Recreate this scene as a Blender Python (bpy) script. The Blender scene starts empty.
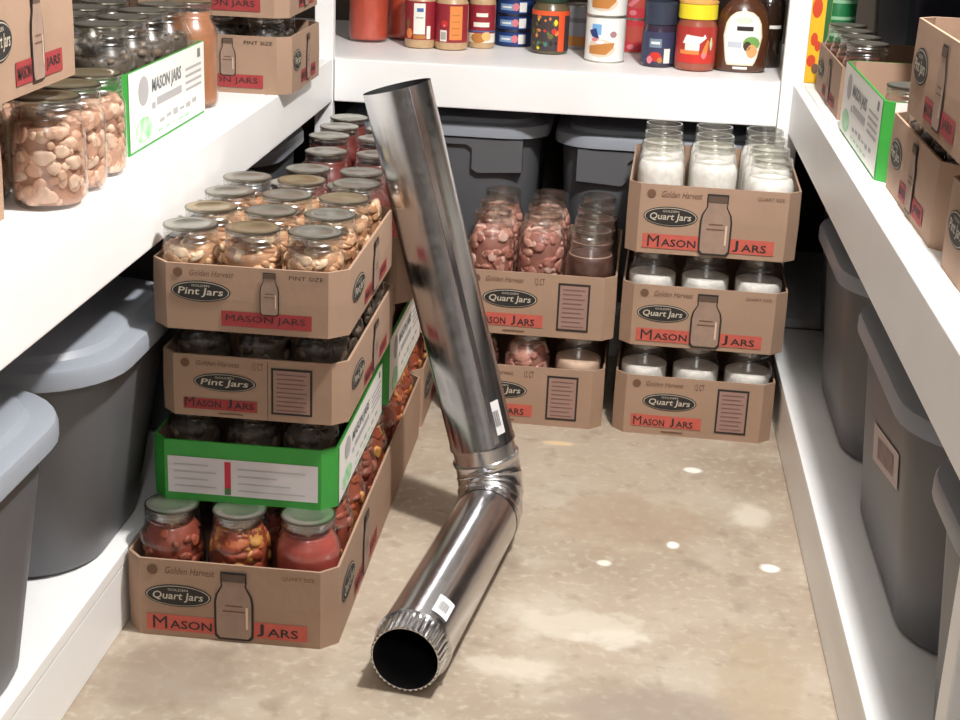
import bpy, bmesh, math, random
from mathutils import Vector, Matrix
C = bpy.context.scene.collection
S = bpy.context.scene
PI = math.pi

# ------------------------------------------------------------------ helpers
def lin(r, g, b):
    def f(c):
        c /= 255.0
        return c / 12.92 if c <= 0.04045 else ((c + 0.055) / 1.055) ** 2.4
    return (f(r), f(g), f(b), 1.0)

MATS = {}
def mat(name, col, rough=0.6, metal=0.0, noise=0.0, nscale=20.0, bump=0.0, bscale=60.0, spec=0.5, coat=0.0, stretch=None, noise_col=None):
    if name in MATS:
        return MATS[name]
    m = bpy.data.materials.new(name); m.use_nodes = True
    nt = m.node_tree; p = nt.nodes['Principled BSDF']
    p.inputs['Base Color'].default_value = col
    p.inputs['Roughness'].default_value = rough
    p.inputs['Metallic'].default_value = metal
    p.inputs['Specular IOR Level'].default_value = spec
    p.inputs['Coat Weight'].default_value = coat
    if noise or bump:
        tc = nt.nodes.new('ShaderNodeTexCoord'); mp = nt.nodes.new('ShaderNodeMapping')
        nt.links.new(tc.outputs['Object'], mp.inputs['Vector'])
        if stretch: mp.inputs['Scale'].default_value = stretch
    if noise:
        n = nt.nodes.new('ShaderNodeTexNoise'); n.inputs['Scale'].default_value = nscale; n.inputs['Detail'].default_value = 5
        nt.links.new(mp.outputs['Vector'], n.inputs['Vector'])
        mx = nt.nodes.new('ShaderNodeMix'); mx.data_type = 'RGBA'
        c2 = noise_col or (col[0] * (1 - noise), col[1] * (1 - noise), col[2] * (1 - noise), 1)
        mx.inputs[6].default_value = col; mx.inputs[7].default_value = c2
        rp = nt.nodes.new('ShaderNodeMapRange'); rp.inputs[1].default_value = 0.35; rp.inputs[2].default_value = 0.65
        nt.links.new(n.outputs['Fac'], rp.inputs[0]); nt.links.new(rp.outputs[0], mx.inputs[0])
        nt.links.new(mx.outputs[2], p.inputs['Base Color'])
    if bump:
        n2 = nt.nodes.new('ShaderNodeTexNoise'); n2.inputs['Scale'].default_value = bscale; n2.inputs['Detail'].default_value = 3
        nt.links.new(mp.outputs['Vector'], n2.inputs['Vector'])
        b = nt.nodes.new('ShaderNodeBump'); b.inputs['Strength'].default_value = bump; b.inputs['Distance'].default_value = 0.004
        nt.links.new(n2.outputs['Fac'], b.inputs['Height']); nt.links.new(b.outputs['Normal'], p.inputs['Normal'])
    MATS[name] = m
    return m

def glass_mat(name, tint, edge, gloss=1.0, f0=0.075):
    if name in MATS: return MATS[name]
    m = bpy.data.materials.new(name); m.use_nodes = True
    nt = m.node_tree; nt.nodes.clear()
    out = nt.nodes.new('ShaderNodeOutputMaterial'); mx = nt.nodes.new('ShaderNodeMixShader')
    tr = nt.nodes.new('ShaderNodeBsdfTransparent'); gl = nt.nodes.new('ShaderNodeBsdfGlossy')
    gl.inputs['Roughness'].default_value = 0.24
    gl.inputs['Color'].default_value = (gloss, gloss, gloss, 1)
    lw = nt.nodes.new('ShaderNodeLayerWeight'); lw.inputs['Blend'].default_value = 0.5
    pw = nt.nodes.new('ShaderNodeMath'); pw.operation = 'POWER'; pw.inputs[1].default_value = 4.0
    nt.links.new(lw.outputs['Facing'], pw.inputs[0])
    fr = nt.nodes.new('ShaderNodeMath'); fr.operation = 'MULTIPLY_ADD'; fr.inputs[1].default_value = 0.7; fr.inputs[2].default_value = f0
    nt.links.new(pw.outputs[0], fr.inputs[0])
    cm = nt.nodes.new('ShaderNodeMix'); cm.data_type = 'RGBA'
    cm.inputs[6].default_value = tint; cm.inputs[7].default_value = edge
    nt.links.new(pw.outputs[0], cm.inputs[0]); nt.links.new(cm.outputs[2], tr.inputs['Color'])
    nt.links.new(fr.outputs[0], mx.inputs[0]); nt.links.new(tr.outputs[0], mx.inputs[1]); nt.links.new(gl.outputs[0], mx.inputs[2])
    nt.links.new(mx.outputs[0], out.inputs['Surface'])
    MATS[name] = m
    return m

def mesh_from(name, bm, mats, smooth=False, angle=35):
    me = bpy.data.meshes.new(name)
    bmesh.ops.recalc_face_normals(bm, faces=bm.faces)
    bm.to_mesh(me); bm.free()
    for m in (mats if isinstance(mats, (list, tuple)) else [mats]): me.materials.append(m)
    if smooth:
        me.polygons.foreach_set('use_smooth', [True] * len(me.polygons))
        me.set_sharp_from_angle(angle=math.radians(angle))
    return me

def link(name, me, parent=None, loc=None, rotz=0.0):
    o = bpy.data.objects.new(name, me); C.objects.link(o)
    if parent is not None: o.parent = parent
    if loc is not None: o.location = loc
    if rotz: o.rotation_euler = (0, 0, rotz)
    return o

def obj(name, bm, mats, parent=None, smooth=False, loc=None, rotz=0.0, angle=35):
    return link(name, mesh_from(name, bm, mats, smooth, angle), parent, loc, rotz)

def thing(name, label, cat, loc=(0, 0, 0), rotz=0.0, group=None):
    o = bpy.data.objects.new(name, None); C.objects.link(o)
    o.empty_display_size = 0.03
    o.location = loc; o.rotation_euler = (0, 0, rotz)
    return tag(o, label, cat, group)

def tag(o, label, cat, group=None):
    o['label'] = label; o['category'] = cat
    if group: o['group'] = group
    return o

def struct(name, bm, m):
    o = obj(name, bm, m); o['kind'] = 'structure'
    return o

def box(bm, x0, x1, y0, y1, z0, z1, mi=0, bev=0.0):
    r = bmesh.ops.create_cube(bm, size=1.0)
    for v in r['verts']:
        v.co = Vector(((v.co.x + .5) * (x1 - x0) + x0, (v.co.y + .5) * (y1 - y0) + y0, (v.co.z + .5) * (z1 - z0) + z0))
    fs = {f for v in r['verts'] for f in v.link_faces}
    for f in fs: f.material_index = mi
    if bev:
        es = {e for v in r['verts'] for e in v.link_edges}
        g = bmesh.ops.bevel(bm, geom=list(es), offset=bev, segments=2, affect='EDGES', profile=0.6)
        for f in g['faces']: f.material_index = mi
    return bm

def loops(bm, rings, closed=True, cap0=False, cap1=False, mi=0):
    vs = [[bm.verts.new(p) for p in r] for r in rings]
    n = len(vs[0])
    for a, b in zip(vs, vs[1:]):
        for i in range(n if closed else n - 1):
            j = (i + 1) % n
            f = bm.faces.new((a[i], a[j], b[j], b[i])); f.material_index = mi
    if cap0: bm.faces.new(list(reversed(vs[0]))).material_index = mi
    if cap1: bm.faces.new(vs[-1]).material_index = mi
    return vs

def lathe(bm, prof, n=28, mi=0, cap0=False, cap1=False, sx=1.0, sy=1.0, cx=0.0, cy=0.0, cz=0.0):
    rings = []
    for r, z in prof:
        rings.append([(cx + sx * r * math.cos(2 * PI * i / n), cy + sy * r * math.sin(2 * PI * i / n), cz + z) for i in range(n)])
    return loops(bm, rings, True, cap0, cap1, mi)

def rrect(w, d, r, z, k=6, cx=0.0, cy=0.0):
    pts = []
    for sx, sy, a0 in ((1, 1, 0), (-1, 1, 90), (-1, -1, 180), (1, -1, 270)):
        for i in range(k + 1):
            a = math.radians(a0 + 90.0 * i / k)
            pts.append((cx + sx * (w / 2 - r) + r * math.cos(a), cy + sy * (d / 2 - r) + r * math.sin(a), z))
    return pts

_TX = {}
def text_geo(s, shear=0.0, offset=0.0):
    key = (s, shear, offset)
    if key in _TX: return _TX[key]
    cu = bpy.data.curves.new('lettering', 'FONT'); cu.body = s; cu.shear = shear; cu.offset = offset
    cu.resolution_u = 2
    o = bpy.data.objects.new('lettering', cu); C.objects.link(o)
    me = o.to_mesh()
    vs = [(v.co.x, v.co.y) for v in me.vertices]; fs = [tuple(p.vertices) for p in me.polygons]
    o.to_mesh_clear()
    bpy.data.objects.remove(o); bpy.data.curves.remove(cu)
    xs = [a for a, b in vs]; ys = [b for a, b in vs]
    x0, x1, y0, y1 = min(xs), max(xs), min(ys), max(ys)
    vs = [((a - x0) / (x1 - x0), (b - y0) / (y1 - y0)) for a, b in vs]
    _TX[key] = (vs, fs)
    return _TX[key]

class Print:
    """Flat ink layer: shapes given in panel millimetre-free units (metres, u right, v up), mapped onto a surface."""
    def __init__(self, fmap, curved=False):
        self.curved = curved
        self.bm = bmesh.new(); self.map = fmap; self.mats = []
    def mi(self, m):
        if m not in self.mats: self.mats.append(m)
        return self.mats.index(m)
    def poly(self, pts, m, lay=1):
        us = [a for a, b in pts]; lo, hi = min(us), max(us)
        if self.curved and hi - lo > .005:
            # cut into narrow upright strips so that the ink follows the curved surface
            def span(u):
                vs = []
                for i in range(len(pts)):
                    (a, b), (c, d) = pts[i], pts[(i + 1) % len(pts)]
                    if min(a, c) <= u <= max(a, c):
                        vs += [b, d] if a == c else [b + (d - b) * (u - a) / (c - a)]
                return (min(vs), max(vs)) if vs else (0, 0)
            n = int((hi - lo) / .004) + 1
            for i in range(n):
                a = lo + (hi - lo) * i / n; b = lo + (hi - lo) * (i + 1) / n
                a0, a1 = span(a + 1e-6); b0, b1 = span(b - 1e-6)
                k = int(max(a1 - a0, b1 - b0) / .012) + 1
                for w in range(k):
                    f0, f1 = w / k, (w + 1) / k
                    q = [(a, a0 + (a1 - a0) * f0), (b, b0 + (b1 - b0) * f0), (b, b0 + (b1 - b0) * f1), (a, a0 + (a1 - a0) * f1)]
                    f = self.bm.faces.new([self.bm.verts.new(self.map(u, v, 0.0004 * lay)) for u, v in q]); f.material_index = self.mi(m)
            return
        f = self.bm.faces.new([self.bm.verts.new(self.map(u, v, 0.0005 * lay)) for u, v in pts]); f.material_index = self.mi(m)
    def rect(self, u0, v0, u1, v1, m, lay=1, nu=1):
        for i in range(nu):
            a = u0 + (u1 - u0) * i / nu; b = u0 + (u1 - u0) * (i + 1) / nu
            self.poly([(a, v0), (b, v0), (b, v1), (a, v1)], m, lay)
    def frame(self, u0, v0, u1, v1, t, m, lay=1):
        self.rect(u0, v0, u1, v0 + t, m, lay); self.rect(u0, v1 - t, u1, v1, m, lay)
        self.rect(u0, v0 + t, u0 + t, v1 - t, m, lay); self.rect(u1 - t, v0 + t, u1, v1 - t, m, lay)
    def oval(self, cu, cv, ru, rv, m, lay=1, n=28):
        self.poly([(cu + ru * math.cos(2 * PI * i / n), cv + rv * math.sin(2 * PI * i / n)) for i in range(n)], m, lay)
    def text(self, s, u0, v0, u1, v1, m, lay=2, shear=0.0, offset=0.0):
        vs, fs = text_geo(s, shear, offset)
        b = [self.bm.verts.new(self.map(u0 + a * (u1 - u0), v0 + c * (v1 - v0), 0.0005 * lay)) for a, c in vs]
        k = self.mi(m)
        for f in fs:
            try: self.bm.faces.new([b[i] for i in f]).material_index = k
            except ValueError: pass
    def build(self, name, parent):
        me = bpy.data.meshes.new(name); 
        self.bm.to_mesh(me); self.bm.free()
        for m in self.mats: me.materials.append(m)
        return link(name, me, parent)

def flat_map(O, U, V, N):
    O, U, V, N = Vector(O), Vector(U), Vector(V), Vector(N)
    return lambda u, v, h: O + U * u + V * v + N * h
def cyl_map(r, a0=-PI / 2, sx=1.0, sy=1.0, zr=None):
    """u = arc length from the angle a0 (front), v = height."""
    def f(u, v, h):
        a = a0 + u / r; rr = (zr(v) if zr else r) + h
        return Vector((sx * rr * math.cos(a), sy * rr * math.sin(a), v))
    return f

# ------------------------------------------------------------------ materials
CARD = mat('corrugated_cardboard', lin(168, 138, 116), 0.85, noise=0.10, nscale=9, bump=0.10, bscale=90)
INK = mat('black_ink', lin(44, 40, 38), 0.7)
INKSOFT = mat('brown_ink', lin(112, 82, 62), 0.8)
REDINK = mat('red_ink', lin(198, 94, 80), 0.75, noise=0.12, nscale=60)
REDINKP = mat('crimson_ink', lin(160, 56, 58), 0.75, noise=0.12, nscale=60)
PALEINK = mat('pale_ink', lin(196, 186, 168), 0.7)
PANELINK = mat('panel_text_ink', lin(118, 90, 84), 0.8)
DUSTPINK = mat('dusty_panel_ink', lin(156, 124, 112), 0.8)
JARINK = mat('jar_picture_ink', lin(158, 132, 116), 0.8, noise=0.15, nscale=40)
GREENCARD = mat('green_printed_card', lin(56, 156, 60), 0.5, noise=0.08, nscale=20)
WHITECARD = mat('white_printed_card', lin(236, 234, 228), 0.55)
GREYINK = mat('grey_ink', lin(120, 122, 124), 0.7)
LGREYINK = mat('light_grey_ink', lin(176, 172, 174), 0.7)
SILVERCARD = mat('silver_grey_label', lin(206, 200, 202), 0.4)
PALEGREEN = mat('pale_green_ink', lin(132, 200, 140), 0.7, noise=0.4, nscale=60, noise_col=lin(206, 232, 206))
WHITEPAINT = mat('white_shelf_paint', lin(249, 249, 249), 0.42, noise=0.05, nscale=6, bump=0.05, bscale=30)
GREYPLASTIC = mat('grey_tote_plastic', lin(98, 99, 103), 0.42, noise=0.05, nscale=8, bump=0.03, bscale=200)
LIDPLASTIC = mat('pale_grey_lid_plastic', lin(152, 158, 168), 0.34, bump=0.03, bscale=150)
DARKPLASTIC = mat('dark_handle_plastic', lin(60, 60, 63), 0.5)
RIMGLASS = glass_mat('jar_rim_glass', (0.80, 0.80, 0.76, 1), (0.50, 0.50, 0.46, 1), 1.0, .20)
GLASS = glass_mat('clear_jar_glass', (0.985, 0.985, 0.98, 1), (0.82, 0.82, 0.80, 1))
LIDTIN = mat('jar_lid_tin', lin(186, 184, 174), 0.30, metal=0.85, bump=0.02, bscale=80)
LIDGOLD = mat('jar_lid_gold', lin(196, 178, 144), 0.30, metal=0.85, bump=0.02, bscale=80)
LIDRIM = mat('jar_lid_rim', lin(150, 146, 134), 0.3, metal=1.0)
STICKER = mat('white_price_sticker', lin(232, 232, 232), 0.5)

def steel():
    m = bpy.data.materials.new('galvanised_steel'); m.use_nodes = True
    nt = m.node_tree; p = nt.nodes['Principled BSDF']
    p.inputs['Metallic'].default_value = 1.0
    tc = nt.nodes.new('ShaderNodeTexCoord'); vo = nt.nodes.new('ShaderNodeTexVoronoi'); vo.inputs['Scale'].default_value = 90
    nt.links.new(tc.outputs['Object'], vo.inputs['Vector'])
    cr = nt.nodes.new('ShaderNodeMapRange'); cr.inputs[3].default_value = 0.19; cr.inputs[4].default_value = 0.25
    nt.links.new(vo.outputs['Color'], cr.inputs[0]); nt.links.new(cr.outputs[0], p.inputs['Roughness'])
    mx = nt.nodes.new('ShaderNodeMix'); mx.data_type = 'RGBA'
    mx.inputs[6].default_value = lin(206, 206, 209); mx.inputs[7].default_value = lin(212, 212, 215)
    nt.links.new(vo.outputs['Color'], mx.inputs[0]); nt.links.new(mx.outputs[2], p.inputs['Base Color'])
    no = nt.nodes.new('ShaderNodeTexNoise'); no.inputs['Scale'].default_value = 9
    nt.links.new(tc.outputs['Object'], no.inputs['Vector'])
    b = nt.nodes.new('ShaderNodeBump'); b.inputs['Strength'].default_value = 0.08; b.inputs['Distance'].default_value = 0.01
    nt.links.new(no.outputs['Fac'], b.inputs['Height']); nt.links.new(b.outputs['Normal'], p.inputs['Normal'])
    return m
STEEL = steel()
SHADEINSIDE = mat('shade_dark_pipe_inside', lin(40, 40, 42), 0.7, metal=0.3)  # bare inside of the pipe, its shade put into a dark colour

def concrete():
    m = bpy.data.materials.new('stained_concrete'); m.use_nodes = True
    nt = m.node_tree; p = nt.nodes['Principled BSDF']; p.inputs['Roughness'].default_value = 0.7
    tc = nt.nodes.new('ShaderNodeTexCoord')
    def noise(s, d=6, off=0):
        n = nt.nodes.new('ShaderNodeTexNoise'); n.inputs['Scale'].default_value = s; n.inputs['Detail'].default_value = d
        mp = nt.nodes.new('ShaderNodeMapping'); mp.inputs['Location'].default_value = (off, off * 2, 0)
        nt.links.new(tc.outputs['Object'], mp.inputs['Vector']); nt.links.new(mp.outputs[0], n.inputs['Vector'])
        return n.outputs['Fac']
    def rng(sock, a, b, c=0.0, d=1.0):
        r = nt.nodes.new('ShaderNodeMapRange'); r.interpolation_type = 'SMOOTHSTEP'
        r.inputs[1].default_value = a; r.inputs[2].default_value = b; r.inputs[3].default_value = c; r.inputs[4].default_value = d
        nt.links.new(sock, r.inputs[0]); return r.outputs[0]
    def mix(fac, a, b):
        x = nt.nodes.new('ShaderNodeMix'); x.data_type = 'RGBA'
        nt.links.new(fac, x.inputs[0])
        if isinstance(a, tuple): x.inputs[6].default_value = a
        else: nt.links.new(a, x.inputs[6])
        x.inputs[7].default_value = b
        return x.outputs[2]
    def mul(a, b):
        x = nt.nodes.new('ShaderNodeMath'); x.operation = 'MULTIPLY'; nt.links.new(a, x.inputs[0])
        if isinstance(b, float): x.inputs[1].default_value = b
        else: nt.links.new(b, x.inputs[1])
        return x.outputs[0]
    sep = noise(24, 8, 3.3)
    def spot(cx, cy, rx, ry, wob=0.6):
        mp = nt.nodes.new('ShaderNodeMapping'); mp.vector_type = 'POINT'
        mp.inputs['Location'].default_value = (-cx / rx, -cy / ry, 0); mp.inputs['Scale'].default_value = (1 / rx, 1 / ry, 0)
        nt.links.new(tc.outputs['Object'], mp.inputs['Vector'])
        ln = nt.nodes.new('ShaderNodeVectorMath'); ln.operation = 'LENGTH'; nt.links.new(mp.outputs[0], ln.inputs[0])
        ad = nt.nodes.new('ShaderNodeMath'); ad.operation = 'MULTIPLY_ADD'
        nt.links.new(sep, ad.inputs[0]); ad.inputs[1].default_value = wob * 2; nt.links.new(ln.outputs['Value'], ad.inputs[2])
        return ad.outputs[0]
    col = mix(rng(noise(2.2), 0.35, 0.7), lin(178, 163, 145), lin(158, 142, 124))
    col = mix(mul(rng(noise(7, 8, 1.7), 0.45, 0.72), 0.6), col, lin(194, 183, 167))
    col = mix(mul(rng(noise(26, 6, 5), 0.55, 0.75), 0.5), col, lin(142, 124, 106))
    col = mix(mul(rng(noise(60, 6, 9), 0.50, 0.72), 0.45), col, lin(200, 190, 174))
    col = mix(mul(rng(noise(11, 8, 12), 0.58, 0.74), 0.55), col, lin(136, 120, 106))
    # old stains and paint drips
    for cx, cy, rx, ry, w, c, k in (
            (0.10, 1.72, .13, .06, .6, lin(146, 132, 122), .6), (-.55, 1.70, .10, .09, .6, lin(140, 124, 110), .6),
            (-.02, 1.93, .10, .05, 1.1, lin(206, 197, 181), .7), (.03, 1.90, .05, .03, 1.2, lin(216, 208, 195), .5), (.05, 2.30, .14, .12, .8, lin(160, 138, 114), .5),
            (-.10, 1.80, .07, .03, 1.2, lin(214, 204, 188), .55), (.24, 1.80, .06, .16, .8, lin(170, 152, 126), .6),
            (.168, 2.54,   .017, .013, .5, lin(238, 236, 228), 1.0), (.126, 2.222, .011, .014, .45, lin(240, 240, 236), 1.0),
            (.278, 2.168, .015, .015, .55, lin(238, 236, 230), 1.0), (.016, 2.137, .013, .011, .55, lin(230, 226, 214), .9),
            (.26, 2.36, .03, .05, .6, lin(214, 206, 190), .7), (-.08, 2.62, .03, .012, .4, lin(226, 200, 160), .8)):
        d = spot(cx, cy, rx, ry, w)
        col = mix(mul(rng(d, 0.60 + w, 1.25 + w, 1.0, 0.0), k), col, c)
    nt.links.new(col, p.inputs['Base Color'])
    b = nt.nodes.new('ShaderNodeBump'); b.inputs['Strength'].default_value = 0.25; b.inputs['Distance'].default_value = 0.004
    nt.links.new(noise(40, 6, 2), b.inputs['Height']); nt.links.new(b.outputs['Normal'], p.inputs['Normal'])
    return m

# ------------------------------------------------------------------ room shell
bm = bmesh.new(); box(bm, -1.15, 0.95, -1.6, 3.75, -0.06, 0.0); struct('floor', bm, concrete())
WALLM = mat('brown_board_wall', lin(66, 54, 42), 0.8, noise=0.3, nscale=3, stretch=(1, 1, 6))
WALLB = mat('grey_block_wall', lin(84, 76, 68), 0.9, noise=0.2, nscale=5)
CEILM = mat('grey_ceiling', lin(160, 158, 154), 0.9)
bm = bmesh.new(); box(bm, -1.21, -1.15, -1.6, 3.75, 0, 2.3); struct('wall_left', bm, WALLM)
bm = bmesh.new(); box(bm, 0.95, 1.01, -1.6, 3.75, 0, 2.3); struct('wall_right', bm, WALLM)
bm = bmesh.new(); box(bm, -1.21, 1.01, 3.75, 3.81, 0, 2.3); struct('wall_back', bm, WALLB)
bm = bmesh.new(); box(bm, -1.21, 1.01, -1.66, -1.6, 0, 2.3); struct('wall_front', bm, WALLB)
bm = bmesh.new(); box(bm, -1.21, 1.01, -1.66, 3.81, 2.3, 2.36); struct('ceiling', bm, CEILM)

# ------------------------------------------------------------------ shelving
XL, XR, YB, ZT, ZB, ZK = -0.612, 0.330, 3.085, 0.629, 0.540, 0.115
def part_box(name, par, *a, bev=0.0025, m=WHITEPAINT):
    bm = bmesh.new(); box(bm, *a, bev=bev)
    L = par.location
    for v in bm.verts: v.co -= L
    return obj(name, bm, m, par)
def shelf(name, label, cat, loc, parts):
    t = thing(name, label, cat, loc)
    for q in parts: part_box(q[0], t, *q[1])
shelf('wooden_shelf', 'white painted wooden shelf along the left wall, meat jars and green tray on top', 'shelf', (-.88, 1.7, ZB), (
    ('shelf_board', (-1.148, XL - .021, 0.3, 3.08, ZT - .02, ZT)), ('fascia_board', (XL - .02, XL, 0.3, 3.08, ZB, ZT))))
shelf('low_platform', 'white low platform on the floor under the left shelf, carrying grey totes', 'platform', (-.9, 1.7, 0), (
    ('platform_board', (-1.148, -.6505, 0.3, 3.08, ZK - .02, ZK)), ('kickboard', (-.668, -.652, 0.3, 3.08, 0.0, ZK - .0215))))
shelf('wooden_shelf', 'white painted wooden shelf along the right wall with cartons and a green tray', 'shelf', (.64, 1.7, ZB), (
    ('shelf_board', (XR + .021, .948, 0.3, 3.09, ZT - .02, ZT)), ('fascia_board', (XR, XR + .02, 0.3, 3.08, ZB - .012, ZT))))
shelf('low_platform', 'white low platform on the floor under the right shelf, carrying grey totes', 'platform', (.64, 1.7, 0), (
    ('platform_board', (XR + .001, .948, 0.3, 3.08, ZK - .02, ZK)), ('kickboard', (XR + .003, XR + .02, 0.3, 3.08, 0.0, ZK - .021))))
shelf('wooden_shelf', 'white painted wooden shelf across the back wall holding canned groceries', 'shelf', (-.15, 3.4, ZB), (
    ('shelf_board', (-1.148, .948, YB + .021, 3.748, ZT - .02, ZT)), ('fascia_board', (-.609, .305, YB, YB + .02, ZB, ZT))))
shelf('low_platform', 'low white platform under the back shelf, carrying grey totes in the dark', 'platform', (-.15, 3.4, 0), (
    ('platform_board', (-1.148, .948, 3.15, 3.748, ZK - .02, ZK)), ('kickboard', (-.609, .305, 3.152, 3.168, 0.0, ZK - .021))))
for nm, lab, a in (('shelf_post', 'white painted post at the left end of the back shelf', (-.650, -.611, YB - .003, YB + .0205, 0, 1.75)),
                   ('shelf_post', 'white painted post at the right end of the back shelf', (.306, .350, YB - .003, YB + .0205, 0, 1.75)),
                   ('shelf_post', 'white post below the right shelf at the bottom right corner', (XR + .002, XR + .042, 1.232, 1.272, ZK, ZB - .012))):
    bm = bmesh.new(); box(bm, *a, bev=.0025)
    for v in bm.verts: v.co -= Vector((a[0], a[2], a[4]))
    tag(obj(nm, bm, WHITEPAINT, None, loc=(a[0], a[2], a[4])), lab, 'post')
bm = bmesh.new(); box(bm, -.609, .305, YB + .021, 3.748, 1.05, 1.07); box(bm, -.609, .305, YB, YB + .02, .98, 1.07); struct('added_upper_shelf_1', bm, WHITEPAINT)  # upper back shelf added out of view, for reflections and shading below
bm = bmesh.new(); box(bm, .44, .948, 0.3, 3.08, 1.0, 1.02); box(bm, .42, .44, 0.3, 3.08, .94, 1.02); struct('added_upper_shelf_2', bm, WHITEPAINT)  # upper right shelf added out of view to shade the goods beneath

# ------------------------------------------------------------------ jars
def jar_meshes(kind, R, H, rn):
    bm = bmesh.new()
    prof = [(0.0, 0.004), (R * .70, 0.003), (R * .80, 0.0), (R * .90, 0.0012), (R * .985, .008), (R, .016), (R, H * .66), (R * .992, H * .70), (R * .965, H * .738), (R * .915, H * .772),
            (rn + (R - rn) * .25, H * .803), (rn + .0010, H * .822), (rn, H * .835), (rn + .0022, H * .85), (rn, H * .87), (rn, H * .89),
            (rn + .0016, H * .905), (rn, H * .92), (rn + .0012, H * .945), (rn, H * .96), (rn, H - .003), (rn - .003, H - .003), (rn - .0035, H * .90)]
    lathe(bm, prof, 32)
    bmesh.ops.remove_doubles(bm, verts=bm.verts, dist=1e-6)
    for f in bm.faces:
        if f.calc_center_median().z > H * .935: f.material_index = 1
    g = mesh_from(kind + '_glass', bm, [GLASS, RIMGLASS], True, 50)
    lids = {}
    for nm, m in (('tin', LIDTIN), ('gold', LIDGOLD)):
        bm = bmesh.new()
        pr = [(0.0, H - .0012), (rn * .62, H - .0012), (rn * .66, H - .0004), (rn * .84, H - .0004), (rn * .88, H - .0010), (rn * .97, H - .0002), (rn + .0014, H - .0008), (rn + .0018, H - .0025), (rn + .0010, H - .0035), (rn - .002, H - .0030)]
        lathe(bm, pr, 32)
        bmesh.ops.remove_doubles(bm, verts=bm.verts, dist=1e-6)
        for f in bm.faces:
            if f.calc_center_median().xy.length > rn * .93: f.material_index = 1
        lids[nm] = mesh_from(kind + '_lid', bm, [m, LIDRIM], True, 40)
    return dict(R=R, H=H, rn=rn, glass=g, lids=lids, fill={})

JARS = {'high': jar_meshes('high', .0455, .200, .0365), 'slim': jar_meshes('slim', .0455, .178, .0365), 'quart': jar_meshes('quart', .0455, .1725, .0365), 'pint': jar_meshes('pint', .0405, .128, .0350), 'wide': jar_meshes('wide', .0445, .133, .0395), 'tall': jar_meshes('tall', .0445, .1495, .0395)}

FILL = {
    'chicken': dict(cols=[lin(216, 176, 138), lin(238, 210, 178), lin(186, 136, 98), lin(206, 160, 122)], core=lin(182, 136, 100), top=.75, chunk=.011, n=120),
    'meat': dict(cols=[lin(216, 178, 152), lin(228, 196, 172), lin(200, 154, 128), lin(210, 168, 142)], core=lin(172, 128, 104), top=.73, chunk=.0115, n=190),
    'pinkmeat': dict(cols=[lin(214, 162, 142), lin(230, 190, 176), lin(186, 124, 110), lin(206, 148, 132)], core=lin(170, 116, 102), top=.80, chunk=.012, n=170),
    'veg': dict(cols=[lin(200, 110, 60), lin(220, 162, 88), lin(168, 76, 50), lin(206, 138, 70)], core=lin(158, 78, 50), top=.84, chunk=.011, n=110),
    'salsa': dict(cols=[lin(176, 92, 66), lin(150, 76, 54), lin(196, 130, 84), lin(130, 70, 50)], core=lin(156, 76, 58), top=.84, chunk=.009, n=110),
    'sauce': dict(cols=[lin(176, 78, 66)], core=lin(180, 80, 68), top=.84, chunk=0, n=0),
    'tomato': dict(cols=[lin(206, 84, 60)], core=lin(206, 84, 60), top=.88, chunk=0, n=0),
    'redlid': dict(cols=[lin(130, 52, 46)], core=lin(124, 50, 44), top=.90, chunk=0, n=0),
    'white': dict(cols=[lin(248, 245, 239)], core=lin(248, 245, 239), top=.70, chunk=0, n=0),
    'powder': dict(cols=[lin(248, 245, 239)], core=lin(248, 245, 239), top=.775, chunk=0, n=0),
    'pale': dict(cols=[lin(232, 200, 176)], core=lin(232, 200, 176), top=.70, chunk=0, n=0),
    'syrup': dict(cols=[lin(206, 180, 160)], core=lin(88, 56, 46), top=.755, chunk=0, n=0),
    'dark': dict(cols=[lin(92, 80, 68), lin(110, 94, 78), lin(74, 64, 56)], core=lin(86, 76, 66), top=.72, chunk=.010, n=60),
    'amber': dict(cols=[lin(170, 112, 74)], core=lin(170, 112, 74), top=.9, chunk=0, n=0),
    'redbrown': dict(cols=[lin(112, 66, 52)], core=lin(112, 66, 52), top=.7, chunk=0, n=0),
}
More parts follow.
